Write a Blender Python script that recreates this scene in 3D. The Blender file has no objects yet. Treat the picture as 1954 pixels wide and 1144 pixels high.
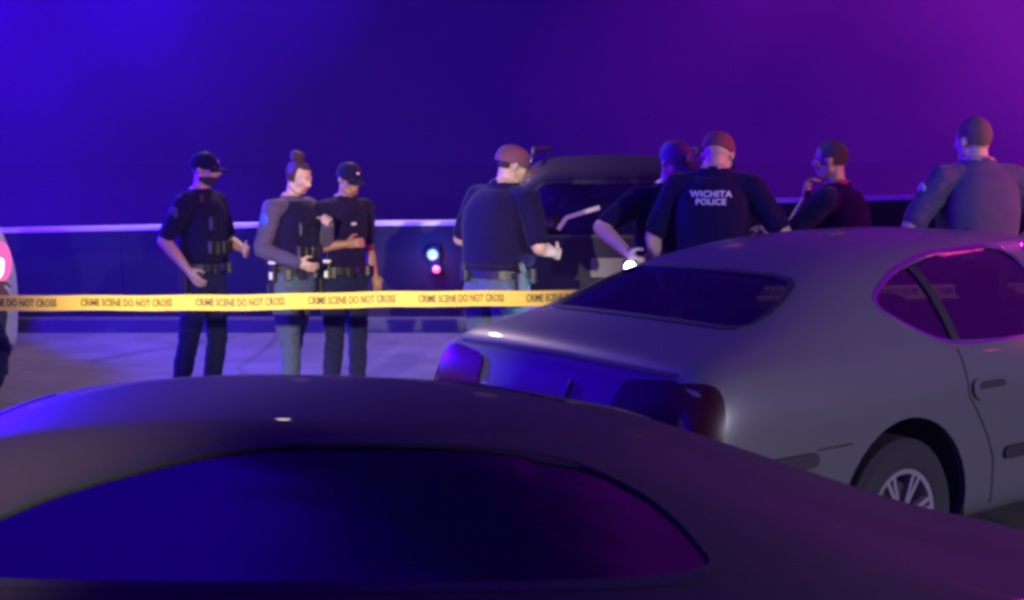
import bpy, bmesh, math, random
import numpy as np
from mathutils import Vector, Matrix, noise
from mathutils.bvhtree import BVHTree
from mathutils.geometry import delaunay_2d_cdt
random.seed(7)
R = math.radians
sc = bpy.context.scene
col = sc.collection

# ------------------------------------------------------------------ camera
F = 2714.0; H = 1.75                       # focal length in photo pixels, eye height
PITCH = math.atan(272.0 / F)
cam_d = bpy.data.cameras.new("camera"); cam = bpy.data.objects.new("camera", cam_d); col.objects.link(cam)
cam.location = (0, 0, H); cam.rotation_euler = (R(90) - PITCH, 0, 0)
cam_d.sensor_width = 36; cam_d.lens = F / 1954 * 36; cam_d.clip_end = 400; cam_d.clip_start = .05
cam_d.dof.use_dof = True; cam_d.dof.focus_distance = 6.3; cam_d.dof.aperture_fstop = 4.0
sc.camera = cam

def at(px, py, d):
    """world point that lies d metres ahead of the camera, at photo pixel px,py"""
    u = (px - 977) / F; v = (572 - py) / F
    c, s = math.cos(PITCH), math.sin(PITCH)
    dx, dy, dz = u, c + v * s, v * c - s
    k = d / dy
    return Vector((dx * k, d, H + dz * k))

# ------------------------------------------------------------------ world, lamps, exposure
w = bpy.data.worlds.new("World"); sc.world = w; w.use_nodes = True
nt = w.node_tree; nt.nodes.clear()
def wn(t, **k):
    n = nt.nodes.new(t)
    for a, b in k.items(): setattr(n, a, b)
    return n
wo = wn('ShaderNodeOutputWorld'); bg = wn('ShaderNodeBackground')
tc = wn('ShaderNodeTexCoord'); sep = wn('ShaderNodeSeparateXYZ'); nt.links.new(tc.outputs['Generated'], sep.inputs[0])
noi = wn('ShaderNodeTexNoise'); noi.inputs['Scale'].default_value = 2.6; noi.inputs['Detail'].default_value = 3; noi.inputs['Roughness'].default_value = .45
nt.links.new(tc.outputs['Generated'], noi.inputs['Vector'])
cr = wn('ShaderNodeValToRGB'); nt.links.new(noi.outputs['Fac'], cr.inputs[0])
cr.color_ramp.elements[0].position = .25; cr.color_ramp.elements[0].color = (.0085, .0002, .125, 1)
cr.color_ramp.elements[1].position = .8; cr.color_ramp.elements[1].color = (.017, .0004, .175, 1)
# beacon glow painted into the sky colour: blue on one hand, magenta on the other
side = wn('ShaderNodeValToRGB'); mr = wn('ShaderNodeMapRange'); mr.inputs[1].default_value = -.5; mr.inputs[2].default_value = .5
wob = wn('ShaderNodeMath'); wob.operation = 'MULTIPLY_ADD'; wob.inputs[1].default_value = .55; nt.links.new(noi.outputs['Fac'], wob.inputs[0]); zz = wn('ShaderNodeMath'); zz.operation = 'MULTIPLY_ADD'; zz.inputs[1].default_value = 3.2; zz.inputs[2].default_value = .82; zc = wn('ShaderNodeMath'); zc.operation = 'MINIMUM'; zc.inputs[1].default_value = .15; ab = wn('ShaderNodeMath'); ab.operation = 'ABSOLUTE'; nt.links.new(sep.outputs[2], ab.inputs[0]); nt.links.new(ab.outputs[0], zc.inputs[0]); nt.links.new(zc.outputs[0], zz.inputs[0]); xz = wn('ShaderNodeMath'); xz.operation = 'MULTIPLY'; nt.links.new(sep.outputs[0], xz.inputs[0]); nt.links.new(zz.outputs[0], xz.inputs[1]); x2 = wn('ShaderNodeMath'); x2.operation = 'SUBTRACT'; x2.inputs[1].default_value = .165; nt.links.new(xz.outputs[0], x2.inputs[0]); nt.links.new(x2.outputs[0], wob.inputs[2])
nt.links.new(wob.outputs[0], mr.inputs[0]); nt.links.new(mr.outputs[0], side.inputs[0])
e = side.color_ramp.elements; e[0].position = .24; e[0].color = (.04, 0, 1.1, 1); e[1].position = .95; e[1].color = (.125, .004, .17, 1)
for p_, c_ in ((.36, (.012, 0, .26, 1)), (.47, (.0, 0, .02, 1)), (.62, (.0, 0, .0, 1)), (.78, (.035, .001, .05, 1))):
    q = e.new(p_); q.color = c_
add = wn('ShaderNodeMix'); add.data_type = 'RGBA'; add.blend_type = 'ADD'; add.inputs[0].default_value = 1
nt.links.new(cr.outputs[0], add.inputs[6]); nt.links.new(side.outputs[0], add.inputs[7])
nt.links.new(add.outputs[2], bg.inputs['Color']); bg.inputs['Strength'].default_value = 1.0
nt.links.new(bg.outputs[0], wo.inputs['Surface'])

def lamp(name, kind, loc, color, power, size=.15, aim=None, angle=60, blend=.5):
    d = bpy.data.lights.new(name, kind); d.color = color; d.energy = power
    if kind in ('POINT', 'SPOT'): d.shadow_soft_size = size
    if kind == 'AREA': d.size = size
    if kind == 'SPOT': d.spot_size = R(angle); d.spot_blend = blend
    o = bpy.data.objects.new(name, d); col.objects.link(o); o.location = loc
    if aim is not None:
        o.rotation_euler = (Vector(aim) - Vector(loc)).to_track_quat('-Z', 'Y').to_euler()
    return o
BLUE = (.035, .0, 1.0); MAG = (.62, .02, .75)
lamp('blue_roof_beacon', 'POINT', (-5.0, 11.0, 2.35), BLUE, 3600, .12)
lamp('blue_grille_beacon', 'POINT', (-5.0, 7.4, 1.2), (.12, .02, 1), 200, .08)
lamp('magenta_engine_beacon', 'POINT', (9.0, 17.0, 6.0), (.8, .02, .62), 330, .15)
lamp('blue_fill_spot', 'SPOT', (-8.0, 5.0, 2.6), (.12, .0, 1), 1800, .12, aim=(.5, 9.8, 1.3), angle=38, blend=.4)  # added blue fill aimed at the officers, no vehicle carries it
lamp('red_roof_beacon', 'SPOT', (8.0, 6.8, 2.6), (1, .05, .30), 1500, .12, aim=(-1.5, 9.5, 1.5), angle=50, blend=.5)
lamp('street_lamp_right', 'SPOT', (9.5, -3.0, 3.4), (.80, .78, .98), 3400, .06, aim=(2.4, 5.8, .6), angle=40, blend=.5)
lamp('street_lamp_wall', 'SPOT', (-2.3, 13.9, 5.6), (.92, .66, .58), 1000, .1, aim=(-1.7, 12.2, 0), angle=105, blend=.8)
lamp('tape_fill_spot', 'SPOT', (-3.0, -7.0, 3.1), (1, .86, .55), 14000, .1, aim=(-1.05, 7.0, 1.08), angle=11.5, blend=.7)  # added narrow spot behind the camera, brightens the tape and nearby officers

sc.view_settings.view_transform = 'Standard'; sc.view_settings.look = 'None'
sc.view_settings.exposure = 0; sc.view_settings.gamma = 1
cy = sc.cycles
cy.use_denoising = True; cy.max_bounces = 6; cy.volume_bounces = 0; cy.transparent_max_bounces = 12
cy.caustics_reflective = False; cy.caustics_refractive = False
cy.sample_clamp_indirect = 3.0; cy.filter_width = 3.3; cy.pixel_filter_type = 'BLACKMAN_HARRIS'

# ------------------------------------------------------------------ materials
MATS = {}
def mat(name, base, rough=.6, metal=0.0, spec=.5, emit=None, estr=1.0, coat=0.0, noise_s=None, noise_amt=.15, bump=0.0, bump_s=60, alpha=None, sheen=0.0):
    if name in MATS: return MATS[name]
    m = bpy.data.materials.new(name); m.use_nodes = True; n = m.node_tree.nodes; l = m.node_tree.links
    b = n['Principled BSDF']
    b.inputs['Base Color'].default_value = (*base, 1); b.inputs['Roughness'].default_value = rough
    b.inputs['Metallic'].default_value = metal; b.inputs['Specular IOR Level'].default_value = spec
    b.inputs['Coat Weight'].default_value = coat; b.inputs['Coat Roughness'].default_value = .04
    b.inputs['Sheen Weight'].default_value = sheen
    if emit: b.inputs['Emission Color'].default_value = (*emit, 1); b.inputs['Emission Strength'].default_value = estr
    tcn = n.new('ShaderNodeTexCoord')
    if noise_s:
        t = n.new('ShaderNodeTexNoise'); t.inputs['Scale'].default_value = noise_s; t.inputs['Detail'].default_value = 6
        l.new(tcn.outputs['Object'], t.inputs['Vector'])
        mx = n.new('ShaderNodeMix'); mx.data_type = 'RGBA'
        mx.inputs[6].default_value = (*[c * (1 - noise_amt) for c in base], 1); mx.inputs[7].default_value = (*[min(1, c * (1 + noise_amt)) for c in base], 1)
        l.new(t.outputs['Fac'], mx.inputs[0]); l.new(mx.outputs[2], b.inputs['Base Color'])
    if bump:
        t2 = n.new('ShaderNodeTexNoise'); t2.inputs['Scale'].default_value = bump_s; t2.inputs['Detail'].default_value = 5
        l.new(tcn.outputs['Object'], t2.inputs['Vector'])
        bp = n.new('ShaderNodeBump'); bp.inputs['Strength'].default_value = bump; bp.inputs['Distance'].default_value = .02
        l.new(t2.outputs['Fac'], bp.inputs['Height']); l.new(bp.outputs[0], b.inputs['Normal'])
    MATS[name] = m; return m

def glass_mat(name, tint, mix=.5, rough=.03):
    """tinted car glass: part see-through, part mirror"""
    if name in MATS: return MATS[name]
    m = bpy.data.materials.new(name); m.use_nodes = True; n = m.node_tree.nodes; l = m.node_tree.links
    n.clear(); o = n.new('ShaderNodeOutputMaterial')
    tr = n.new('ShaderNodeBsdfTransparent'); tr.inputs[0].default_value = (*tint, 1)
    gl = n.new('ShaderNodeBsdfGlossy'); gl.inputs['Roughness'].default_value = rough; gl.inputs['Color'].default_value = (1, 1, 1, 1)
    lw = n.new('ShaderNodeLayerWeight'); fr = n.new('ShaderNodeMath'); fr.operation = 'POWER'; fr.inputs[1].default_value = 3.5; l.new(lw.outputs['Facing'], fr.inputs[0])
    mp = n.new('ShaderNodeMath'); mp.operation = 'MULTIPLY_ADD'; mp.inputs[1].default_value = .6; mp.inputs[2].default_value = mix
    l.new(fr.outputs[0], mp.inputs[0])
    mi = n.new('ShaderNodeMixShader'); l.new(mp.outputs[0], mi.inputs[0]); l.new(tr.outputs[0], mi.inputs[1]); l.new(gl.outputs[0], mi.inputs[2])
    l.new(mi.outputs[0], o.inputs['Surface']); MATS[name] = m; return m

M_silver = mat('silver paint', (.115, .12, .12), .36, .15, .5, coat=.35, noise_s=3, noise_amt=.05)
M_fore = mat('dark grey paint', (.034, .024, .034), .6, .0, .18, coat=.10, noise_s=4, noise_amt=.12)
M_suv = mat('patrol dark paint', (.012, .011, .024), .6, .0, .15, coat=.04)
M_white = mat('patrol white paint', (.62, .64, .66), .35, 0, .5, coat=.3)
M_trim = mat('black rubber trim', (.02, .02, .022), .6, bump=.2)
M_tyre = mat('tyre rubber', (.022, .022, .024), .85, bump=.3, bump_s=90)
M_alloy = mat('alloy', (.55, .54, .52), .3, .7, noise_s=20, noise_amt=.15)
M_chrome = mat('chrome', (.75, .75, .76), .14, 1.0)
M_glass = glass_mat('tinted glass', (.55, .55, .62), .12)
M_glass2 = glass_mat('dark tinted glass', (.34, .34, .40), .11, .10)
M_int = mat('cabin lining', (.045, .042, .045), .85, noise_s=14, noise_amt=.3)
M_tail = mat('red lamp lens', (.03, .003, .006), .35, spec=.3)
M_amber = mat('amber lamp lens', (.45, .12, .02), .2, coat=1.0)
M_skin1 = mat('light skin', (.52, .33, .25), .5, noise_s=30, noise_amt=.12)
M_skin2 = mat('brown skin', (.30, .16, .11), .5, noise_s=30, noise_amt=.12)
M_navy = mat('navy uniform cloth', (.010, .006, .042), .95, spec=.08, sheen=.05, noise_s=25, noise_amt=.25, bump=.25, bump_s=140)
M_navy2 = mat('navy trouser cloth', (.016, .018, .070), .95, spec=.1, sheen=.05, noise_s=25, noise_amt=.25, bump=.25, bump_s=140)
M_grey = mat('grey uniform cloth', (.065, .05, .12), .85, sheen=.1, noise_s=20, noise_amt=.2, bump=.25, bump_s=140)
M_teal = mat('blue grey trouser cloth', (.06, .09, .15), .85, sheen=.1, noise_s=20, noise_amt=.25, bump=.25, bump_s=140)
M_boot = mat('black leather', (.015, .015, .017), .4, bump=.2)
M_hair = mat('dark hair', (.03, .018, .014), .45, bump=.8, bump_s=160)
M_hairb = mat('auburn hair', (.07, .03, .022), .42, bump=.8, bump_s=160)
M_badge = mat('nickel badge', (.8, .8, .82), .2, 1.0)
M_patch = mat('pale cloth patch', (.55, .55, .62), .8)
M_pblue = mat('blue cloth patch', (.05, .08, .75), .6)
M_print = mat('reflective lettering', (.78, .72, .80), .5, emit=(.36, .12, .55), estr=.0)
M_tape = mat('yellow plastic tape', (.95, .66, .12), .62, spec=.25)
M_ink = mat('black ink', (.03, .025, .03), .6)
M_eye = mat('eye', (.6, .58, .55), .2)

# ------------------------------------------------------------------ helpers
def link(name, me, parent=None, m=None):
    o = bpy.data.objects.new(name, me); col.objects.link(o)
    if m is not None:
        me.materials.clear(); me.materials.append(m)
    if parent is not None: o.parent = parent
    return o
def empty(name, loc, rz=0, label=None, cat=None, group=None):
    o = bpy.data.objects.new(name, None); col.objects.link(o); o.location = loc; o.rotation_euler = (0, 0, rz); o.empty_display_size = .2
    tag(o, label, cat, group); return o
def tag(o, label=None, cat=None, group=None, kind=None):
    if label: o['label'] = label
    if cat: o['category'] = cat
    if group: o['group'] = group
    if kind: o['kind'] = kind
    return o
def smooth(me, on=True):
    me.polygons.foreach_set('use_smooth', [on] * len(me.polygons)); me.update()
def bm_obj(name, bm, parent=None, m=None, sm=False):
    me = bpy.data.meshes.new(name); bmesh.ops.recalc_face_normals(bm, faces=bm.faces); bm.to_mesh(me); bm.free()
    if sm: smooth(me); me.set_sharp_from_angle(angle=R(42))
    return link(name, me, parent, m)
def add_box(bm, c, s, rot=None, bev=0):
    r = bmesh.ops.create_cube(bm, size=1.0)
    mt = Matrix.Translation(c) @ (rot.to_4x4() if rot is not None else Matrix()) @ Matrix.Diagonal((*s, 1))
    bmesh.ops.transform(bm, matrix=mt, verts=r['verts'])
    if bev:
        es = list({e for v in r['verts'] for e in v.link_edges})
        bmesh.ops.bevel(bm, geom=es, offset=bev, segments=2, affect='EDGES', profile=.5)
def add_cone(bm, a, b, ra, rb, seg=16, caps=True):
    a = Vector(a); b = Vector(b); d = b - a; L = d.length
    r = bmesh.ops.create_cone(bm, cap_ends=caps, segments=seg, radius1=ra, radius2=rb, depth=L)
    q = Vector((0, 0, 1)).rotation_difference(d.normalized()).to_matrix().to_4x4()
    bmesh.ops.transform(bm, matrix=Matrix.Translation((a + b) / 2) @ q, verts=r['verts'])
def add_ball(bm, c, s, rot=None, u=20, v=14):
    r = bmesh.ops.create_uvsphere(bm, u_segments=u, v_segments=v, radius=1.0)
    s = (s, s, s) if isinstance(s, (int, float)) else s
    mt = Matrix.Translation(c) @ (rot.to_4x4() if rot is not None else Matrix()) @ Matrix.Diagonal((*s, 1))
    bmesh.ops.transform(bm, matrix=mt, verts=r['verts'])
def add_tube(bm, pts, r, seg=8):
    pts = [Vector(p) for p in pts]
    rings = []
    for i, p in enumerate(pts):
        t = (pts[min(i + 1, len(pts) - 1)] - pts[max(i - 1, 0)]).normalized()
        up = Vector((0, 0, 1)) if abs(t.z) < .9 else Vector((1, 0, 0))
        a = t.cross(up).normalized(); b = a.cross(t)
        rr = r[i] if isinstance(r, (list, tuple)) else r
        rings.append([bm.verts.new(p + a * math.cos(2 * math.pi * k / seg) * rr + b * math.sin(2 * math.pi * k / seg) * rr) for k in range(seg)])
    for i in range(len(rings) - 1):
        for k in range(seg):
            bm.faces.new((rings[i][k], rings[i][(k + 1) % seg], rings[i + 1][(k + 1) % seg], rings[i + 1][k]))
    bm.faces.new(rings[0][::-1]); bm.faces.new(rings[-1])
def add_loft(bm, secs, seg=28, power=2.0):
    """closed loft of super-ellipse sections (cx, cy, z, hx, hy)"""
    rings = []
    for cx, cy_, z, hx, hy in secs:
        ring = []
        for k in range(seg):
            a = 2 * math.pi * k / seg; ca, sa = math.cos(a), math.sin(a)
            ring.append(bm.verts.new((cx + hx * math.copysign(abs(ca) ** (2 / power), ca), cy_ + hy * math.copysign(abs(sa) ** (2 / power), sa), z)))
        rings.append(ring)
    for i in range(len(rings) - 1):
        for k in range(seg):
            bm.faces.new((rings[i][k], rings[i][(k + 1) % seg], rings[i + 1][(k + 1) % seg], rings[i + 1][k]))
    bm.faces.new(rings[0][::-1]); bm.faces.new(rings[-1])
def baked(o, mods):
    """apply modifiers by evaluation; returns a fresh mesh"""
    for t, kw in mods:
        md = o.modifiers.new(t, t)
        for k, v in kw.items(): setattr(md, k, v)
    dg = bpy.context.evaluated_depsgraph_get()
    me = bpy.data.meshes.new_from_object(o.evaluated_get(dg), depsgraph=dg)
    o.modifiers.clear(); return me
def drop(o):
    me = o.data; bpy.data.objects.remove(o)
    if me and me.users == 0: bpy.data.meshes.remove(me)
def text_mesh(body, size, weight=0.0, depth=.001, spacing=1.0, wx=1.0):
    c = bpy.data.curves.new('txt', 'FONT'); c.body = body; c.size = size; c.align_x = 'CENTER'; c.align_y = 'CENTER'
    c.offset = weight; c.extrude = depth; c.space_character = spacing; c.resolution_u = 3
    o = bpy.data.objects.new('txt', c); col.objects.link(o); dg = bpy.context.evaluated_depsgraph_get()
    me = bpy.data.meshes.new_from_object(o.evaluated_get(dg)); bpy.data.objects.remove(o); bpy.data.curves.remove(c)
    for v in me.vertices: v.co.x *= wx
    return me

# ------------------------------------------------------------------ setting
def asphalt():
    m = bpy.data.materials.new('worn asphalt'); m.use_nodes = True; n = m.node_tree.nodes; l = m.node_tree.links
    b = n['Principled BSDF']; b.inputs['Roughness'].default_value = .62
    t = n.new('ShaderNodeTexCoord')
    a1 = n.new('ShaderNodeTexNoise'); a1.inputs['Scale'].default_value = .7; a1.inputs['Detail'].default_value = 5
    a2 = n.new('ShaderNodeTexNoise'); a2.inputs['Scale'].default_value = 55; a2.inputs['Detail'].default_value = 4
    for a in (a1, a2): l.new(t.outputs['Object'], a.inputs['Vector'])
    mx = n.new('ShaderNodeMix'); mx.data_type = 'RGBA'; mx.inputs[6].default_value = (.13, .13, .135, 1); mx.inputs[7].default_value = (.24, .235, .24, 1)
    l.new(a1.outputs['Fac'], mx.inputs[0])
    m2 = n.new('ShaderNodeMix'); m2.data_type = 'RGBA'; m2.blend_type = 'MULTIPLY'; m2.inputs[0].default_value = .5
    vo = n.new('ShaderNodeTexVoronoi'); vo.feature = 'DISTANCE_TO_EDGE'; vo.inputs['Scale'].default_value = .55
    wp = n.new('ShaderNodeMix'); wp.data_type = 'VECTOR'; wp.inputs[0].default_value = .12; l.new(t.outputs['Object'], wp.inputs[4]); l.new(a1.outputs['Color'], wp.inputs[5]); l.new(wp.outputs[1], vo.inputs['Vector'])
    ck = n.new('ShaderNodeMapRange'); ck.inputs[1].default_value = .0; ck.inputs[2].default_value = .018; ck.inputs[3].default_value = .55; ck.inputs[4].default_value = 1; l.new(vo.outputs['Distance'], ck.inputs[0])
    st = n.new('ShaderNodeTexNoise'); st.inputs['Scale'].default_value = 1.9; st.inputs['Detail'].default_value = 3; l.new(t.outputs['Object'], st.inputs['Vector'])
    sm = n.new('ShaderNodeMapRange'); sm.inputs[1].default_value = .35; sm.inputs[2].default_value = .6; sm.inputs[3].default_value = .75; sm.inputs[4].default_value = 1.05; l.new(st.outputs['Fac'], sm.inputs[0])
    pr = n.new('ShaderNodeMath'); pr.operation = 'MULTIPLY'; l.new(ck.outputs[0], pr.inputs[0]); l.new(sm.outputs[0], pr.inputs[1])
    m3 = n.new('ShaderNodeVectorMath'); m3.operation = 'SCALE'; l.new(mx.outputs[2], m3.inputs[0]); l.new(pr.outputs[0], m3.inputs['Scale'])
    l.new(m3.outputs[0], m2.inputs[6]); l.new(a2.outputs['Fac'], m2.inputs[7]); l.new(m2.outputs[2], b.inputs['Base Color'])
    bp = n.new('ShaderNodeBump'); bp.inputs['Strength'].default_value = .4; bp.inputs['Distance'].default_value = .01
    l.new(a2.outputs['Fac'], bp.inputs['Height']); l.new(bp.outputs[0], b.inputs['Normal'])
    return m
bm = bmesh.new(); bmesh.ops.create_grid(bm, x_segments=8, y_segments=8, size=150)
g = bm_obj('ground', bm, m=mat('dark soil', (.05, .05, .045), .95, noise_s=1.5, noise_amt=.4)); g.location = (0, 60, -.03); tag(g, kind='structure')
bm = bmesh.new(); add_box(bm, (0, 3.2, -.012), (70, 22, .024)); rd = bm_obj('road', bm, m=asphalt()); tag(rd, kind='structure')
bm = bmesh.new()
add_box(bm, (0, 14.30, .06), (70, .16, .17), bev=.02); kb = bm_obj('kerb', bm, m=mat('kerb concrete', (.07, .07, .07), .85, noise_s=6, noise_amt=.25)); tag(kb, kind='structure')
# added reflective sheet beyond the wall, carrying the sky colour down behind it
bm = bmesh.new(); add_box(bm, (0, 214.9, -.02), (700, 400, .03))
wt_m = mat('night water', (.004, .003, .02), .06, bump=.05, bump_s=1.2); wt_m.node_tree.nodes['Principled BSDF'].inputs['IOR'].default_value = 1.6
wa = bm_obj('sky_mirror', bm, m=wt_m); tag(wa, kind='structure')

# retaining wall in panels with a pale coping that steps up along a ramp
M_wall = mat('dark rendered concrete', (.016, .013, .022), .9, noise_s=2.5, noise_amt=.35, bump=.3, bump_s=30)
M_cop = mat('pale coping stone', (.72, .70, .60), .8, noise_s=3, noise_amt=.22, bump=.2, bump_s=40)
wall = empty('retaining_wall', (0, 14.55, 0), 0, 'long dark retaining wall with a thin pale coping, running behind all the officers', 'wall')
def wall_top(x):
    # heights read off the photograph: level, a short ramp, level again
    pts = [(-16, .86), (-5.2, 1.015), (-1.36, 1.10), (-.6, 1.11), (.70, 1.085), (.80, 1.18), (1.13, 1.30), (2.8, 1.305), (3.8, 1.345), (5.2, 1.40), (16, 1.6)]
    for (a, za), (b, zb) in zip(pts, pts[1:]):
        if a <= x <= b: return za + (zb - za) * (x - a) / (b - a)
    return pts[0][1] if x < pts[0][0] else pts[-1][1]
xs = [-16 + 2.0 * i for i in range(17)]
cuts = sorted(set(xs + [.70, .80, 1.13]))
cuts = [c for c in cuts if c not in (0.0,) or True]
for a, b in zip(cuts, cuts[1:]):
    bm = bmesh.new(); g_ = .006
    za, zb = wall_top(a) - .05, wall_top(b) - .05
    def prism(x0, x1, z0a, z0b, z1a, z1b, y0, y1):
        vs = [bm.verts.new(p) for p in ((x0, y0, z0a), (x1, y0, z0b), (x1, y1, z0b), (x0, y1, z0a), (x0, y0, z1a), (x1, y0, z1b), (x1, y1, z1b), (x0, y1, z1a))]
        for f in ((0, 3, 2, 1), (4, 5, 6, 7), (0, 1, 5, 4), (1, 2, 6, 5), (2, 3, 7, 6), (3, 0, 4, 7)): bm.faces.new([vs[i] for i in f])
    g_ = .003; prism(a + g_, b - g_, -.03, -.03, za + .011, zb + .011, 0, .25); o = bm_obj('wall_panel', bm, wall, M_wall)
    bm = bmesh.new(); prism(a + .002, b - .002, za + .012, zb + .012, za + .052, zb + .052, -.035, .28); o = bm_obj('coping_stone', bm, wall, M_cop)

# ------------------------------------------------------------------ cars
RAIL = [.06]
def ring_pts(s):
    x, zb, zbelt, wb, ztop, wt, wl = s
    zm = zb + (zbelt - zb) * .5
    return [(0, zb), (wl * .82, zb), (wl * .975, zb + .07), (wl * 1.0, zm), (wl * .995, zb + (zbelt - zb) * .82), (wb, zbelt),
            (wb + (wt - wb) * .45 + .012, zbelt + (ztop - zbelt) * .5), (wt + .02, ztop - min(RAIL[0], (ztop - zbelt) * .25)), (wt * .72, ztop - min(.012, (ztop - zbelt) * .1)), (0, ztop)]
def car_shell(stations):
    bm = bmesh.new(); rings = []
    for s in stations:
        h = ring_pts(s); full = h + [(-y, z) for y, z in h[-2:0:-1]]
        rings.append([bm.verts.new((s[0], y, z)) for y, z in full])
    n = len(rings[0])
    for a, b in zip(rings, rings[1:]):
        for k in range(n): bm.faces.new((a[k], a[(k + 1) % n], b[(k + 1) % n], b[k]))
    for r_, inv in ((rings[0], True), (rings[-1], False)):
        # cap as strips left to right so that it subdivides cleanly
        h = len(h_ := ring_pts(stations[0]))
        right = r_[:h]; left = [r_[0]] + r_[:h - 1:-1] + [r_[h - 1]]
        for k in range(h - 1):
            q = [right[k], right[k + 1], left[k + 1], left[k]]; q = list(dict.fromkeys(q))
            if len(q) > 2: bm.faces.new(q if inv else q[::-1])
    cre = bm.edges.layers.float.new('crease_edge')
    for r0, r1 in zip(rings, rings[1:]):
        for k in (5, n - 5):
            e = bm.edges.get((r0[k], r1[k]))
            if e: e[cre] = .35
        for k in (2, n - 2):
            e = bm.edges.get((r0[k], r1[k]))
            if e: e[cre] = .3
    me = bpy.data.meshes.new('shell'); bmesh.ops.recalc_face_normals(bm, faces=bm.faces); bm.to_mesh(me); bm.free()
    o = link('shell', me); me2 = baked(o, [('SUBSURF', dict(levels=3, render_levels=3))]); drop(o); return me2
def resample(poly, step, closed=True):
    out = []
    n = len(poly)
    for i in range(n if closed else n - 1):
        a = Vector(poly[i]); b = Vector(poly[(i + 1) % n]); k = max(1, int((b - a).length / step + .5))
        out += [a.lerp(b, j / k) for j in range(k)]
    if not closed: out.append(Vector(poly[-1]))
    return out
def rounded(poly, r=.04, it=2):
    """Chaikin rounding of a closed polygon"""
    p = [Vector(q) for q in poly]
    for _ in range(it):
        q = []
        for i in range(len(p)):
            a, b = p[i], p[(i + 1) % len(p)]; L = (b - a).length; t = min(.25, r / max(L, 1e-6))
            q += [a.lerp(b, t), a.lerp(b, 1 - t)]
        p = q
    return p
class Frame:
    def __init__(s, origin, d, up):
        s.o = Vector(origin); s.d = Vector(d).normalized(); s.v = Vector(up); s.v = (s.v - s.d * s.v.dot(s.d)).normalized(); s.u = s.d.cross(s.v)
    def p(s, a, b): return s.o + s.u * a + s.v * b
SIDE = {1: Frame((0, 3, 0), (0, -1, 0), (0, 0, 1)), -1: Frame((0, -3, 0), (0, 1, 0), (0, 0, 1))}
def side_uv(side, poly):
    # (x along the car, z) -> frame coordinates
    f = SIDE[side]; sx = 1 if f.u.x > 0 else -1
    return [(x * sx, z) for x, z in poly]
def hit(bvh, fr, a, b):
    h, nrm, i, d = bvh.ray_cast(fr.p(a, b), fr.d, 8)
    if h is None: h, nrm, i, d = bvh.find_nearest(fr.p(a, b) + fr.d * 2.2)
    if nrm.dot(fr.d) > 0: nrm = -nrm
    return h, nrm
def patch(name, bvh, fr, poly, parent, m, out=.004, thick=.006, grid=.05, sm=True, z_in=False):
    """a panel of real thickness that follows the body: polygon in frame coordinates pushed onto the surface"""
    b = resample(poly, grid); pts = [Vector((q.x, q.y)) for q in (Vector(p) for p in b)]; nb = len(pts)
    lo = Vector((min(p.x for p in pts), min(p.y for p in pts))); hi = Vector((max(p.x for p in pts), max(p.y for p in pts)))
    def inside(q):
        c = False
        for i in range(nb):
            A, B = pts[i], pts[i - 1]
            if (A.y > q.y) != (B.y > q.y) and q.x < (B.x - A.x) * (q.y - A.y) / (B.y - A.y) + A.x: c = not c
        return c
    allp = list(pts); x = lo.x + grid / 2
    while x < hi.x:
        y = lo.y + grid / 2
        while y < hi.y:
            q = Vector((x, y))
            if inside(q) and min((q - p).length for p in pts) > grid * .4: allp.append(q)
            y += grid
        x += grid
    vs, es, fs, *_ = delaunay_2d_cdt(allp, [(i, (i + 1) % nb) for i in range(nb)], [], 1, 1e-6)
    bm = bmesh.new(); top = []; bot = []
    for q in vs:
        h, nrm = hit(bvh, fr, q.x, q.y)
        top.append(bm.verts.new(h + nrm * out)); bot.append(bm.verts.new(h + nrm * (out - thick)))
    cnt = {}
    for f in fs:
        bm.faces.new([top[i] for i in f]); bm.faces.new([bot[i] for i in f][::-1])
        for i in range(len(f)):
            e = (f[i], f[(i + 1) % len(f)]); cnt[tuple(sorted(e))] = cnt.get(tuple(sorted(e)), []) + [e]
    for k, v in cnt.items():
        if len(v) == 1:
            a, c = v[0]; bm.faces.new((top[c], top[a], bot[a], bot[c]))
    return bm_obj(name, bm, parent, m, sm)
def strip(name, bvh, fr, line, width, parent, m, out=.006, thick=.01, step=.04, closed=False):
    """a thin strip (moulding, seam, chrome) along a line pushed onto the body"""
    p = resample(line, step, closed); n = len(p); bm = bmesh.new(); rows = []
    for i in range(n):
        a = p[(i - 1) % n] if closed else p[max(i - 1, 0)]; b = p[(i + 1) % n] if closed else p[min(i + 1, n - 1)]
        t = (b - a).normalized(); nn = Vector((-t.y, t.x)) * width / 2
        r_ = []
        for s_ in (-1, 1):
            h, nrm = hit(bvh, fr, p[i].x + nn.x * s_, p[i].y + nn.y * s_); r_.append((h + nrm * out, h + nrm * (out - thick)))
        rows.append([bm.verts.new(r_[0][1]), bm.verts.new(r_[0][0]), bm.verts.new(r_[1][0]), bm.verts.new(r_[1][1])])
    for i in range(n if closed else n - 1):
        A, B = rows[i], rows[(i + 1) % n]
        for k in range(4): bm.faces.new((A[k], A[(k + 1) % 4], B[(k + 1) % 4], B[k]))
    if not closed: bm.faces.new(rows[0]); bm.faces.new(rows[-1][::-1])
    return bm_obj(name, bm, parent, m, False)
def prism_mesh(fr, poly, near, far):
    bm = bmesh.new(); A = [bm.verts.new(fr.p(*q) + fr.d * near) for q in poly]; B = [bm.verts.new(fr.p(*q) + fr.d * far) for q in poly]
    n = len(A); bm.faces.new(A); bm.faces.new(B[::-1])
    for i in range(n): bm.faces.new((A[i], B[i], B[(i + 1) % n], A[(i + 1) % n]))
    bmesh.ops.recalc_face_normals(bm, faces=bm.faces); me = bpy.data.meshes.new('cut'); bm.to_mesh(me); bm.free(); return me
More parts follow.
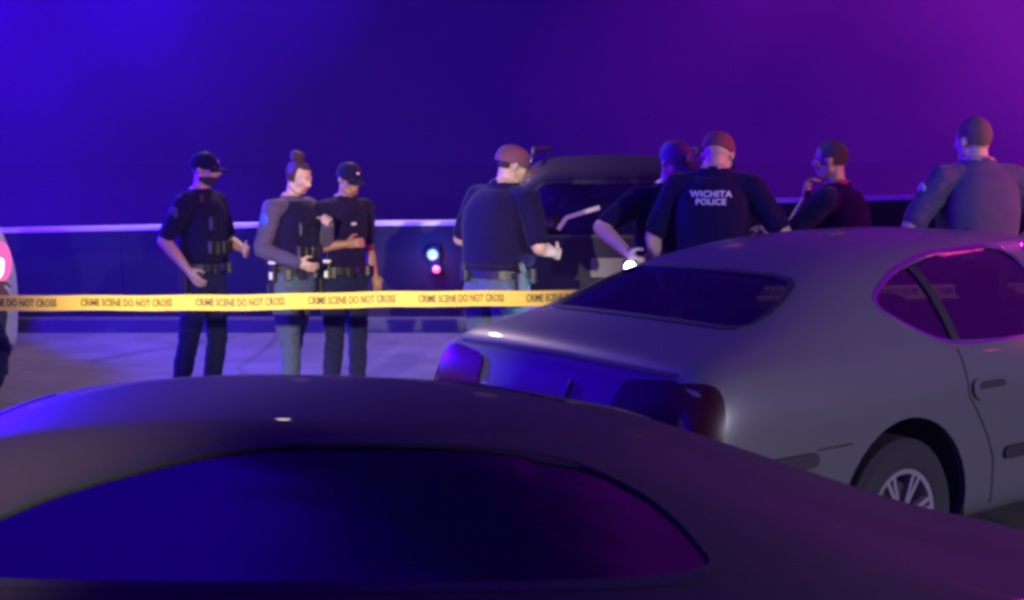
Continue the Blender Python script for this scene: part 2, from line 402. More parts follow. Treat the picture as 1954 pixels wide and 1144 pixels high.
def cyl_cut(x, z, r, y0, y1):
    bm = bmesh.new(); add_cone(bm, (x, y0, z), (x, y1, z), r, r, 40); bmesh.ops.recalc_face_normals(bm, faces=bm.faces)
    me = bpy.data.meshes.new('cut'); bm.to_mesh(me); bm.free(); return me

def make_wheel(parent, x, y, side, r=.31, rim=.19, width=.2, spokes=7, loc_name='wheel'):
    wv = bpy.data.objects.new('wheel', None); col.objects.link(wv); wv.parent = parent; wv.location = (x, y, r)
    # tyre: lathe about Y
    def lathe(bm, prof, seg=48):
        rings = [[bm.verts.new((rr * math.cos(2 * math.pi * k / seg), yy, rr * math.sin(2 * math.pi * k / seg))) for k in range(seg)] for rr, yy in prof]
        m_ = len(rings)
        for i in range(m_):
            for k in range(seg): bm.faces.new((rings[i][k], rings[i][(k + 1) % seg], rings[(i + 1) % m_][(k + 1) % seg], rings[(i + 1) % m_][k]))
    h = width / 2; s = side
    bm = bmesh.new(); lathe(bm, [(rim, -h * .8), (rim + .03, -h), (r - .03, -h), (r - .004, -h * .75), (r, 0), (r - .004, h * .75), (r - .03, h), (rim + .03, h), (rim, h * .8)])
    bm_obj('tyre', bm, wv, M_tyre, True)
    bm = bmesh.new(); lathe(bm, [(rim + .006, s * h * .92), (rim - .014, s * h * .90), (rim - .02, s * h * .3), (rim - .03, -s * h * .7), (rim + .004, -s * h * .8)])
    ro = bm_obj('rim', bm, wv, M_alloy, True)
    bm = bmesh.new()
    for k in range(spokes):
        a = 2 * math.pi * (k + .25) / spokes
        for da in (-.11, .11):
            p0 = Vector((math.cos(a + da * .4) * .045, s * h * .72, math.sin(a + da * .4) * .045)); p1 = Vector((math.cos(a + da) * (rim - .012), s * h * .78, math.sin(a + da) * (rim - .012)))
            dv = (p1 - p0); rot = Matrix((dv.normalized(), Vector((0, 1, 0)), dv.normalized().cross(Vector((0, 1, 0))))).transposed()
            add_box(bm, (p0 + p1) / 2, (dv.length, .028, .019), rot)
    bm_obj('spokes', bm, wv, M_alloy)
    bm = bmesh.new(); add_cone(bm, (0, s * h * .55, 0), (0, s * h * .9, 0), .052, .04, 20); bm_obj('hub_cap', bm, wv, M_alloy)
    bm = bmesh.new(); add_cone(bm, (0, s * h * .88, 0), (0, s * h * .96, 0), .026, .022, 16); bm_obj('hub_badge', bm, wv, M_trim)
    bm = bmesh.new(); add_cone(bm, (0, -s * .03, 0), (0, s * .0, 0), rim - .035, rim - .035, 28); bm_obj('brake_disc', bm, wv, mat('brake steel', (.07, .065, .07), .5, .6))
    return wv

def build_car(name, loc, rz, label, cat, P, group=None):
    root = empty(name, loc, rz, label, cat, group)
    me = car_shell(P['st'])
    bmx = bmesh.new(); bmx.from_mesh(me); bvh = BVHTree.FromBMesh(bmx); bmx.free()
    body = link('body', me, root, P['paint'])
    sides = P.get('sides', (1, -1))
    wins = []                                         # (frame, polygon, near)
    for wname, poly in P['side_win']:
        for s in (1, -1): wins.append((wname, SIDE[s], [Vector(q) for q in side_uv(s, rounded(poly, P.get('wr', .05)))], s))
    for wname, fr, poly in P['end_win']:
        wins.append((wname, fr, rounded(poly, .06), 0))
    cutters = []
    for wname, fr, poly, s in wins:
        sh = [Vector(q) for q in poly]; c = sum(sh, Vector((0, 0))) / len(sh)
        sh = [c + (q - c) * (1 - .012 / max(.05, (q - c).length)) for q in sh]
        if s: cutters.append(prism_mesh(fr, sh, 1.5, 2.58))
        else:
            dep = [(hit(bvh, fr, q.x, q.y)[0] - fr.o).dot(fr.d) for q in sh]
            cutters.append(prism_mesh(fr, sh, min(dep) - .3, max(dep) + .12))
    for x in P['axles']:
        for s in (1, -1): cutters.insert(0, cyl_cut(x, P['r'], P['arch_r'], s * .60, s * 1.3))
    md = body.modifiers.new('sol', 'SOLIDIFY'); md.thickness = .03; md.offset = -1
    keep = []
    for k, cm in enumerate(cutters):
        co = link('cut', cm, root); keep.append(co)
        b = body.modifiers.new('b%d' % k, 'BOOLEAN'); b.operation = 'DIFFERENCE'; b.solver = 'EXACT'; b.object = co
    dg = bpy.context.evaluated_depsgraph_get(); new = bpy.data.meshes.new_from_object(body.evaluated_get(dg), depsgraph=dg)
    body.modifiers.clear(); body.data = new; new.materials.clear(); new.materials.append(P['paint'])
    for c in keep: drop(c)
    smooth(new); new.set_sharp_from_angle(angle=R(35))
    # glass
    for wname, fr, poly, s in wins:
        patch(wname, bvh, fr, poly, root, P.get('glass', M_glass), out=-.004, thick=.005, grid=.04)
        strip('window_trim', bvh, fr, poly, P.get('trim_w', .022) if s else .02, root, P.get('trim_m', M_trim) if s else M_trim, out=.005, thick=.014, closed=True)
    # wheels, wells
    for x in P['axles']:
        for s in (1, -1):
            make_wheel(root, x, s * (P['track']), s, P['r'], P['rim'])
            bm = bmesh.new(); rr = P['arch_r'] + .004; seg = 22; A = []
            for k in range(seg + 1):
                a = math.pi * (k / seg) * 1.3 - math.pi * .15
                A.append([bm.verts.new((x + rr * math.cos(a), s * yy, P['r'] + rr * math.sin(a))) for yy in (.585, P['wl'] - .02)])
            for a, b in zip(A, A[1:]): bm.faces.new((a[0], a[1], b[1], b[0]))
            bm.faces.new([a[0] for a in A])
            bm_obj('wheel_liner', bm, root, M_trim)
    # cabin: floor, dash, seats
    zf = P['floor']; bm = bmesh.new(); add_box(bm, ((P['cab'][0] + P['cab'][1]) / 2, 0, zf), (P['cab'][1] - P['cab'][0], P['wl'] * 1.6, .06)); bm_obj('cabin_floor', bm, root, M_int)
    for sx, wdt in P['seats']:
        for sy in ((-.36, .36) if wdt < 1 else (0,)):
            bm = bmesh.new(); add_box(bm, (sx, sy, zf + .2), (.5, wdt, .2), bev=.05)
            add_box(bm, (sx - .28, sy, zf + .2 + P['seat_h'] / 2), (.14, wdt, P['seat_h']), Matrix.Rotation(R(-10), 3, 'Y'), bev=.05)
            so = bm_obj('seat', bm, root, M_int, True)
            for hy in ((0,) if wdt < 1 else (-.36, .36)):
                bm = bmesh.new(); add_box(bm, (sx - .36, sy + hy, zf + .2 + P['seat_h'] + .10), (.10, .26, .17), bev=.04); bm_obj('headrest', bm, so, M_int, True)
    bm = bmesh.new(); add_box(bm, (P['cab'][1] - .2, 0, P['dash']), (.45, P['wl'] * 1.5, .16), bev=.04); bm_obj('dashboard', bm, root, M_int)
    return root, bvh
def rear_frame(x, z, tilt, front=False):
    """frame looking at the tail (or nose) glass; tilt = degrees below level"""
    d = Vector((math.cos(R(tilt)) * (-1 if front else 1), 0, -math.sin(R(tilt))))
    o = Vector((x, 0, z)) - d * 2.0
    return Frame(o, d, (0, 0, 1))

# ---- silver sedan, seen from behind on its right-hand side
S_ST = [  # x, z bottom, z belt, w belt, z top, w top, w lower
    (0.00, .46, .76, .66, .82, .54, .72),
    (0.05, .38, .87, .75, .94, .62, .82),
    (0.13, .30, .96, .79, 1.02, .66, .86),
    (0.30, .24, .985, .81, 1.055, .65, .88),
    (0.52, .22, .99, .82, 1.12, .62, .885),
    (0.72, .20, .99, .83, 1.21, .58, .89),
    (0.95, .20, .99, .83, 1.30, .56, .89),
    (1.25, .20, .985, .835, 1.365, .555, .89),
    (1.65, .20, .975, .84, 1.405, .56, .89),
    (2.25, .20, .96, .84, 1.42, .57, .89),
    (2.80, .20, .95, .84, 1.39, .56, .89),
    (3.20, .20, .94, .83, 1.26, .58, .885),
    (3.60, .20, .93, .82, 1.03, .66, .88),
    (4.10, .20, .87, .78, .93, .62, .87),
    (4.60, .24, .76, .68, .80, .52, .80),
    (4.80, .36, .62, .50, .66, .40, .60)]
S_ROT = R(38)
S_TAIL = Vector((.11, 5.50, 0))     # tail centre (x=0 station) in the world
rearS = rear_frame(.7, 1.2, 25)
frontS = rear_frame(3.3, 1.2, 32, True)
def rv(fr, pts):
    out = []
    for y, x, z in pts:
        q = Vector((x, y, z)) - fr.o; out.append(Vector((q.dot(fr.u), q.dot(fr.v))))
    return out
silver_P = dict(st=S_ST, paint=M_silver, axles=(1.15, 3.80), r=.325, rim=.195, arch_r=.41, track=.775, wl=.885, floor=.36, cab=(.9, 3.7),
    side_win=[('rear_side_window', [(1.13, 1.17), (1.26, 1.235), (1.44, 1.295), (1.7, 1.34), (2.27, 1.36), (2.29, .985), (1.60, .985), (1.42, 1.01), (1.24, 1.09)]),
              ('front_side_window', [(2.34, 1.36), (2.65, 1.345), (2.92, 1.29), (3.2, 1.12), (3.3, .975), (2.33, .985)])],
    end_win=[('rear_window', rearS, rv(rearS, [(-.60, .47, 1.115), (.60, .47, 1.115), (.50, .92, 1.27), (-.50, .92, 1.27)])),
             ('windshield', frontS, rv(frontS, [(-.64, 3.5, 1.04), (.64, 3.5, 1.04), (.50, 2.85, 1.37), (-.50, 2.85, 1.37)]))],
    seats=((1.75, 1.25), (2.75, .5)), seat_h=.50, dash=.92, wr=.08, trim_w=.013, trim_m=M_chrome)
silver, sbvh = build_car('silver_sedan', S_TAIL, S_ROT, 'silver four-door sedan seen from its rear corner, filling the right side of the picture', 'car', silver_P)
for s in (-1, 1):
    fr = SIDE[s]; U = lambda pts: side_uv(s, pts)
    strip('window_divider', sbvh, fr, [Vector(q) for q in U([(1.51, 1.29), (1.53, 1.0)])], .05, silver, M_trim, .004, .02)
    strip('door_seam', sbvh, fr, [Vector(q) for q in U([(1.52, .975), (1.54, .88), (1.55, .78), (1.61, .70), (1.68, .60), (1.73, .50), (1.75, .30)])], .009, silver, M_trim, .0025, .006)
    strip('door_seam', sbvh, fr, [Vector(q) for q in U([(2.31, .98), (2.33, .6), (2.33, .28)])], .009, silver, M_trim, .0025, .006)
    strip('door_seam', sbvh, fr, [Vector(q) for q in U([(3.3, .96), (3.28, .6), (3.28, .28)])], .009, silver, M_trim, .0025, .006)
    patch('door_moulding', sbvh, fr, U(rounded([(1.80, .485), (2.29, .485), (2.29, .54), (1.80, .54)], .02)), silver, M_trim, .016, .02, .06)
    patch('door_moulding', sbvh, fr, U(rounded([(2.37, .485), (3.22, .485), (3.22, .54), (2.37, .54)], .02)), silver, M_trim, .016, .02, .06)
    patch('bumper_moulding', sbvh, fr, U(rounded([(.10, .615), (.60, .615), (.60, .67), (.10, .67)], .015)), silver, M_trim, .014, .02, .05)
    strip('bumper_seam', sbvh, fr, [Vector(q) for q in U([(.60, .675), (.80, .675)])], .008, silver, M_trim, .0025, .006)
    h_ = patch('door_handle', sbvh, fr, U(rounded([(1.56, .79), (1.60, .755), (1.78, .755), (1.82, .79), (1.81, .845), (1.57, .845)], .02)), silver, M_silver, .016, .02, .02)
    patch('handle_recess', sbvh, fr, U(rounded([(1.60, .80), (1.79, .80), (1.78, .832), (1.61, .832)], .012)), h_, M_trim, .019, .006, .02)
    patch('door_handle', sbvh, fr, U(rounded([(2.30, .80), (2.34, .77), (2.48, .77), (2.52, .80), (2.51, .855), (2.31, .855)], .02)), silver, M_silver, .016, .02, .02)
# tail lights, boot seam, plate
bf = Frame((-2, 0, 0), (1, 0, 0), (0, 0, 1)); su = 1 if bf.u.y > 0 else -1
for s in (-1, 1):
    patch('tail_light', sbvh, bf, rounded([(s * .40, .74), (s * .70, .75), (s * .735, .80), (s * .72, .93), (s * .66, .955), (s * .42, .93)], .03), silver, M_tail, .012, .02, .03)
    fr = SIDE[s]
    patch('tail_light', sbvh, fr, side_uv(s, rounded([(.05, .68), (.10, .68), (.15, .80), (.17, .95), (.06, .95)], .03)), silver, M_tail, .009, .016, .04)
strip('boot_seam', sbvh, bf, [Vector(q) for q in [(-.66, .97), (0, .985), (.66, .97)]], .012, silver, M_trim, .003, .006)
patch('number_plate', sbvh, bf, rounded([(-.15, .76), (.15, .76), (.15, .90), (-.15, .90)], .01), silver, mat('plate', (.10, .10, .10), .5), .012, .012, .05)
patch('bumper_strip', sbvh, bf, rounded([(-.60, .60), (.60, .60), (.60, .655), (-.60, .655)], .015), silver, M_trim, .014, .02, .05)
bm = bmesh.new(); add_box(bm, (3.05, -.95, 1.03), (.12, .18, .12), bev=.03); add_box(bm, (3.08, -.87, .99), (.06, .1, .04)); bm_obj('door_mirror', bm, silver, M_silver, True)
bm = bmesh.new(); add_box(bm, (3.05, .95, 1.03), (.12, .18, .12), bev=.03); add_box(bm, (3.08, .87, .99), (.06, .1, .04)); bm_obj('door_mirror', bm, silver, M_silver, True)

# ---- low dark coupe in the foreground, its left side to the camera
C_ST = [
    (0.00, .34, .44, .56, .50, .42, .58),
    (0.08, .28, .49, .68, .59, .50, .72),
    (0.25, .22, .515, .74, .68, .50, .77),
    (0.45, .20, .54, .77, .725, .48, .80),
    (0.64, .18, .59, .785, .765, .46, .815),
    (0.90, .18, .67, .80, .855, .44, .82),
    (1.18, .18, .77, .80, .95, .42, .82),
    (1.375, .18, .80, .80, 1.015, .41, .82),
    (1.58, .18, .82, .80, 1.07, .41, .82),
    (2.00, .18, .82, .80, 1.125, .42, .82),
    (2.50, .18, .815, .80, 1.14, .43, .82),
    (3.10, .18, .81, .80, 1.10, .45, .82),
    (3.45, .18, .80, .79, .95, .50, .815),
    (3.75, .18, .77, .78, .83, .54, .81),
    (4.05, .22, .64, .70, .68, .5, .76),
    (4.18, .32, .52, .5, .55, .4, .56)]
rearC = rear_frame(1.0, 1.0, 40); frontC = rear_frame(3.3, 1.0, 40, True)
coupe_P = dict(st=C_ST, paint=M_fore, axles=(.85, 3.35), r=.30, rim=.20, arch_r=.34, track=.715, wl=.815, floor=.26, cab=(1.5, 3.4),
    side_win=[('side_window', [(1.235, .848), (1.32, .93), (1.42, .99), (1.60, 1.052), (1.85, 1.080), (2.23, 1.088), (2.485, 1.060), (2.74, 1.0), (2.93, .925), (3.03, .855), (2.9, .822), (2.1, .828)])],
    end_win=[('windshield', frontC, rv(frontC, [(-.56, 3.6, .88), (.56, 3.6, .88), (.38, 3.15, 1.06), (-.38, 3.15, 1.06)]))],
    seats=((2.35, .44),), seat_h=.36, dash=.74, wr=.05, trim_w=.016, glass=M_glass2)
RAIL[0] = .022
coupe, cbvh = build_car('dark_coupe', (1.75, 3.60, 0), R(180 - 4.5), 'low dark grey coupe in the foreground, only its roof and side window in the picture', 'car', coupe_P)
for s in (-1, 1):
    fr = SIDE[s]; U = lambda pts: side_uv(s, pts)
    strip('window_pillar', cbvh, fr, [Vector(q) for q in U([(2.30, 1.085), (2.36, .865)])], .035, coupe, M_trim, -.012, .02)
    strip('door_seam', cbvh, fr, [Vector(q) for q in U([(1.95, .79), (1.93, .5), (1.93, .28)])], .009, coupe, M_trim, .0025, .006)
    patch('door_handle', cbvh, fr, U(rounded([(2.05, .66), (2.22, .66), (2.22, .69), (2.05, .69)], .01)), coupe, M_fore, .02, .02, .03)
    bm = bmesh.new(); add_box(bm, (3.02, s * .90, .875), (.12, .17, .11), bev=.04); add_box(bm, (3.04, s * .81, .84), (.06, .1, .04)); bm_obj('door_mirror', bm, coupe, M_fore, True)
    patch('tail_light', cbvh, bf, rounded([(s * .30, .45), (s * .56, .45), (s * .56, .50), (s * .32, .52)], .02), coupe, M_tail, .008, .016, .04)

# ---- police SUVs, seen from behind
V_ST = [
    (0.00, .50, 1.00, .80, 1.10, .66, .84),
    (0.04, .40, 1.06, .86, 1.45, .66, .90),
    (0.12, .34, 1.09, .91, 1.64, .66, .95),
    (0.35, .30, 1.10, .93, 1.72, .67, .97),
    (0.90, .28, 1.10, .94, 1.76, .68, .98),
    (1.80, .28, 1.08, .94, 1.78, .69, .98),
    (2.70, .28, 1.07, .94, 1.75, .68, .98),
    (3.20, .28, 1.06, .93, 1.58, .69, .975),
    (3.70, .28, 1.05, .92, 1.20, .74, .97),
    (4.20, .28, 1.00, .88, 1.09, .72, .96),
    (4.75, .32, .92, .80, .97, .62, .90),
    (4.95, .42, .75, .66, .80, .5, .72)]
rearV = rear_frame(.1, 1.35, 4); frontV = rear_frame(3.4, 1.4, 30, True)
def suv_P(paint): return dict(st=V_ST, paint=paint, axles=(1.02, 3.95), r=.37, rim=.23, arch_r=.43, track=.86, wl=.975, floor=.5, cab=(.4, 3.8),
    side_win=[('quarter_window', [(.35, 1.18), (.45, 1.60), (1.10, 1.62), (1.12, 1.16)]),
              ('rear_side_window', [(1.20, 1.16), (1.19, 1.63), (2.05, 1.64), (2.08, 1.14)]),
              ('front_side_window', [(2.15, 1.14), (2.14, 1.64), (2.75, 1.62), (3.45, 1.20), (3.48, 1.13)])],
    end_win=[('rear_window', rearV, rv(rearV, [(-.66, .1, 1.17), (.66, .1, 1.17), (.56, .1, 1.57), (-.56, .1, 1.57)])),
             ('windshield', frontV, rv(frontV, [(-.70, 3.6, 1.22), (.70, 3.6, 1.22), (.58, 2.95, 1.66), (-.58, 2.95, 1.66)]))],
    seats=((1.6, 1.25), (2.7, .55)), seat_h=.7, dash=1.05, wr=.05, glass=M_glass)
def dress_suv(root, bvh, lamp_m, stripe):
    for s in (-1, 1):
        # frame u may run either way: mirrored pairs make that harmless
        l_ = patch('tail_light', bvh, bf, rounded([(s * .64, .90), (s * .84, .90), (s * .88, 1.02), (s * .85, 1.17), (s * .70, 1.17), (s * .68, 1.02)], .04), root, lamp_m[s], .02, .03, .03)
        patch('inner_lens', bvh, bf, rounded([(s * .68, .92), (s * .81, .92), (s * .83, 1.07), (s * .71, 1.07)], .03), l_, lamp_m[2 * s], .03, .01, .03)
        patch('bumper_reflector', bvh, bf, rounded([(s * .62, .60), (s * .76, .60), (s * .76, .645), (s * .62, .645)], .012), root, M_tail, .012, .016, .03)
        bm = bmesh.new(); add_box(bm, (3.35, s * 1.05, 1.22), (.14, .2, .2), bev=.05); add_box(bm, (3.38, s * .95, 1.15), (.06, .14, .05)); bm_obj('door_mirror', bm, root, M_suv, True)
        patch('door_panel', bvh, SIDE[s], side_uv(s, rounded([(1.2, .45), (3.3, .45), (3.3, 1.04), (1.2, 1.04)], .04)), root, M_white, .003, .006, .12)
    patch('number_plate', bvh, bf, rounded([(-.16, .88), (.16, .88), (.16, 1.02), (-.16, 1.02)], .01), root, mat('plate', (.10, .10, .10), .5), .012, .012, .05)
    strip('tailgate_seam', bvh, bf, [Vector(q) for q in [(-.62, 1.14), (-.60, .72), (.60, .72), (.62, 1.14)]], .012, root, M_trim, .003, .006)
    patch('rear_bumper', bvh, bf, rounded([(-.80, .46), (.80, .46), (.84, .76), (-.84, .76)], .04), root, M_white if stripe else M_trim, .04, .04, .08)
    bm = bmesh.new(); add_box(bm, (-.055, 0, .58), (.06, .10, .14), bev=.02); bm_obj('tow_hitch', bm, root, M_trim)
    bm = bmesh.new()
    for s in (-1, 1): add_tube(bm, [(.5, s * .62, 1.765), (.6, s * .62, 1.81), (2.5, s * .62, 1.825), (2.65, s * .62, 1.77)], .016)
    bm_obj('roof_rack', bm, root, M_trim)
M_pink = mat('lit tail lens', (.6, .05, .2), .2, emit=(1.0, .10, .32), estr=1.5)
M_cyan = mat('lit strobe', (.5, .8, 1), .2, emit=(.38, .85, 1.0), estr=2.6)
zp = 10.3
RAIL[0] = .06
psuv, pb = build_car('police_suv', ((1170 - 977) / F * zp, zp, 0), R(90 - 5), 'dark police SUV seen from behind, standing between the broad officer and the pair with torches', 'car', suv_P(M_suv))
dress_suv(psuv, pb, {-1: M_tail, 1: M_tail, -2: M_tail, 2: M_tail}, True)
strip('livery_stripe', pb, bf, [Vector((su * q[0], q[1])) for q in [(.40, 1.225), (.34, 1.31), (.10, 1.385)]], .03, psuv, mat('pale stripe', (.42, .40, .34), .6), .006, .006)
zl = 9.6
lsuv, lb = build_car('patrol_suv', (-4.175, 9.25, 0), R(121), 'white patrol SUV cut off by the left edge, its rear lamp glowing pink', 'car', suv_P(M_white))
dress_suv(lsuv, lb, {-1: M_pink, 1: M_pink, -2: M_cyan, 2: M_cyan}, False)
bar = bpy.data.objects.new('roof_light_bar', None); col.objects.link(bar); bar.parent = lsuv
bm = bmesh.new(); add_box(bm, (1.9, 0, 1.84), (.26, 1.2, .05), bev=.015); bm_obj('bar_base', bm, bar, M_trim)
for k in range(8):
    bm = bmesh.new(); add_box(bm, (1.9, -.525 + .15 * k, 1.895), (.24, .14, .07), bev=.015)
    bm_obj('bar_lamp', bm, bar, mat('blue lamp lit', (.05, .05, .8), .2, emit=(.05, .05, 1), estr=20) if k % 2 == 0 else mat('red lamp dim', (.5, .02, .03), .2))
bm = bmesh.new(); add_ball(bm, (-.03, -.80, .80), .02); bm_obj('marker_lamp', bm, lsuv, mat('white marker', (.9, .9, 1), .2, emit=(.8, .85, 1), estr=4))

# ---- warning lights on a stand
zw = 14.50; p = at(826, 486, zw)
ws = empty('warning_light', (p.x, zw, 0), 0, 'small blue lamp above a red one on the dark wall, left of the broad officer', 'warning light')
bm = bmesh.new(); add_box(bm, (.02, .02, p.z - .06), (.11, .03, .30), bev=.01); bm_obj('mounting_box', bm, ws, M_wall)
p2 = at(833, 514, zw)
for (q, r_, nm, e, st_, bk) in ((p, .052, 'blue_lamp', (.12, .45, .50), 1.4, (.05, .12, 1)), (p2, .038, 'red_lamp', (1, .06, .14), 1.6, (1, .05, .1))):
    bm = bmesh.new(); add_cone(bm, (q.x - p.x, -.035, q.z), (q.x - p.x, .0, q.z), r_ * 1.35, r_ * 1.1, 20); ho = bm_obj('lamp_housing', bm, ws, M_trim)
    bm = bmesh.new(); add_ball(bm, (q.x - p.x, -.037, q.z), (r_, .025, r_)); bm_obj('lens', bm, ho, mat(nm, (.3, .5, .6), .2, emit=e, estr=st_), True)
    lamp(nm + '_glow', 'POINT', (q.x, zw - .16, q.z), bk, 12 if 'blue' in nm else 2.5, .03)

# ---- crime scene tape
A = at(-1100, 586, 6.58); B = at(2250, 546, 7.75)
ta = empty('barrier_tape', A, math.atan2(B.y - A.y, B.x - A.x), 'yellow plastic barrier tape printed CRIME SCENE DO NOT CROSS, stretched across the scene', 'tape')
L = (B.xy - A.xy).length; dz = B.z - A.z; WT = .074
def tz(s): t = s / L; return dz * t - .035 * 4 * t * (1 - t) * .6 + .004 * math.sin(s * 3.1) + .0015 * math.sin(s * 13)
def ty(s): return .012 * math.sin(s * 2.3 + 1) + .006 * math.sin(s * 6.1)
bm = bmesh.new(); n = 320; rows = []
for i in range(n + 1):
    s = L * i / n; tw = .20 * math.sin(s * 1.7) + .08 * math.sin(s * 5.3 + 1)
    rows.append([bm.verts.new((s, ty(s) + q * math.sin(tw) * WT / 2 + o_, tz(s) + q * math.cos(tw) * WT / 2)) for o_ in (0, .0006) for q in (-1, 1)])
for a, b in zip(rows, rows[1:]):
    bm.faces.new((a[0], b[0], b[1], a[1])); bm.faces.new((a[2], a[3], b[3], b[2])); bm.faces.new((a[0], a[2], b[2], b[0])); bm.faces.new((a[1], b[1], b[3], a[3]))
bm_obj('tape_strip', bm, ta, M_tape)
tm = text_mesh('CRIME SCENE DO NOT CROSS', .046, .0012, .0003, 1.0, .93)
wtxt = max(v.co.x for v in tm.vertices) - min(v.co.x for v in tm.vertices)
kx = .44 / wtxt
period = .555; s0 = ((133 + 305) / 2 * 6.95 + 1100 * 6.58) / F - .045
for k in range(-6, 9):
    sc_ = s0 + k * period
    if sc_ < .3 or sc_ > L - .3: continue
    me = tm.copy()
    for v in me.vertices:
        s = sc_ + v.co.x * kx; yy = v.co.y; tw = .20 * math.sin(s * 1.7) + .08 * math.sin(s * 5.3 + 1)
        v.co = Vector((s, ty(s) + yy * math.sin(tw) - .0012 - v.co.z, tz(s) + yy * math.cos(tw)))
    link('lettering', me, ta, M_ink)

# ------------------------------------------------------------------ people
SKEL = dict(height=1.80)
class Fig:
    """collects overlapping tapered volumes; they are fused into one continuous body afterwards"""
    def __init__(s): s.V = []; s.F = []; s.tags = []
    def rings(s, rings, a, b):
        n0 = len(s.V); m = len(rings[0]); s.V.append(a)
        for r_ in rings: s.V.extend(r_)
        s.V.append(b); last = len(s.V) - 1
        for k in range(m): s.F.append((n0, n0 + 1 + (k + 1) % m, n0 + 1 + k))
        for i in range(len(rings) - 1):
            p, q = n0 + 1 + i * m, n0 + 1 + (i + 1) * m
            for k in range(m): s.F.append((p + k, p + (k + 1) % m, q + (k + 1) % m, q + k))
        p = n0 + 1 + (len(rings) - 1) * m
        for k in range(m): s.F.append((p + k, p + (k + 1) % m, last))
    def cap(s, a, b, ra, rb, t, m=16):
        a = Vector(a); b = Vector(b); d = (b - a); d = d.normalized() if d.length > 1e-5 else Vector((0, 0, 1))
        u = d.orthogonal().normalized(); v = d.cross(u); rr = []
        for c, r_, an in [(a, ra, x) for x in (-70, -45, -20, 0)] + [(b, rb, x) for x in (0, 20, 45, 70)]:
            an = R(an); q = c + d * (r_ * math.sin(an)); w_ = r_ * math.cos(an)
            rr.append([tuple(q + (u * math.cos(2 * math.pi * k / m) + v * math.sin(2 * math.pi * k / m)) * w_) for k in range(m)])
        s.rings(rr, tuple(a - d * ra), tuple(b + d * rb))
        s.tags.append((t, np.array(a), np.array(b), ra, rb))
    def ball(s, c, r3, t, rot=None, m=20):
        c = Vector(c); rot = rot or Matrix.Identity(3); rr = []
        for i in range(1, 12):
            an = math.pi * (i / 12 - .5); rr.append([tuple(c + rot @ Vector((r3[0] * math.cos(an) * math.cos(2 * math.pi * k / m), r3[1] * math.cos(an) * math.sin(2 * math.pi * k / m), r3[2] * math.sin(an)))) for k in range(m)])
        s.rings(rr, tuple(c - rot @ Vector((0, 0, r3[2]))), tuple(c + rot @ Vector((0, 0, r3[2]))))
        mn = min(r3); mx = max(r3); ax = rot @ Vector([1 if q == mx else 0 for q in r3]); ax.normalize()
        s.tags.append((t, np.array(c - ax * (mx - mn) * .8), np.array(c + ax * (mx - mn) * .8), mn, mn))
    def loft(s, secs, seg=28, power=2.3):
        rr = []
        for cx, cy_, z, hx, hy in secs:
            rr.append([(cx + hx * math.copysign(abs(math.cos(a)) ** (2 / power), math.cos(a)), cy_ + hy * math.copysign(abs(math.sin(a)) ** (2 / power), math.sin(a)), z) for a in (2 * math.pi * k / seg for k in range(seg))])
        a, b = secs[0], secs[-1]; s.rings(rr, (a[0], a[1], a[2] - .001), (b[0], b[1], b[2] + .001))
    def mesh(s):
        me = bpy.data.meshes.new('body'); me.from_pydata(s.V, [], s.F)
        bm = bmesh.new(); bm.from_mesh(me); bmesh.ops.recalc_face_normals(bm, faces=bm.faces); bm.to_mesh(me); bm.free(); return me
def lean_fn(lean, twist=0.0):
    lx, ly = lean
    def f(p):
        p = Vector(p); t = max(0, (p.z - .95)) / .85
        return Vector((p.x + lx * t, p.y + ly * t, p.z - .06 * (abs(lx) + abs(ly)) * t))
    return f
def hand(fig, wrist, direction, palm_n, side, curl=.5, sc_=1.0):
    w_ = Vector(wrist); d = Vector(direction).normalized(); n_ = Vector(palm_n); n_ = (n_ - d * n_.dot(d)).normalized(); a = d.cross(n_).normalized() * side
    fig.cap(w_, w_ + d * .05 * sc_, .026 * sc_, .027 * sc_, 'skin')
    for k in (-1, 0, 1): fig.cap(w_ + d * .02 + a * .018 * k, w_ + d * .088 * sc_ + a * .021 * k * sc_, .017 * sc_, .014 * sc_, 'skin')
    base = w_ + d * .09 * sc_
    for k, ln in ((-1.5, .062), (-.5, .074), (.5, .080), (1.5, .068)):
        b0 = base + a * k * .0195 * sc_ * -1; c1 = curl * .9; d1 = (d * math.cos(c1) + n_ * math.sin(c1)); d2 = (d * math.cos(c1 * 2.1) + n_ * math.sin(c1 * 2.1))
        p1 = b0 + d1 * ln * .55 * sc_; p2 = p1 + d2 * ln * .5 * sc_
        fig.cap(b0, p1, .0095 * sc_, .0088 * sc_, 'skin'); fig.cap(p1, p2, .0088 * sc_, .0075 * sc_, 'skin')
    t0 = w_ + d * .025 - a * -.028 * sc_; t1 = t0 + (d * .7 + a * .75 + n_ * .35).normalized() * .045 * sc_; t2 = t1 + (d * .9 + n_ * (.3 + curl * .6) + a * .1).normalized() * .034 * sc_
    fig.cap(t0, t1, .014 * sc_, .011 * sc_, 'skin'); fig.cap(t1, t2, .011 * sc_, .009 * sc_, 'skin')

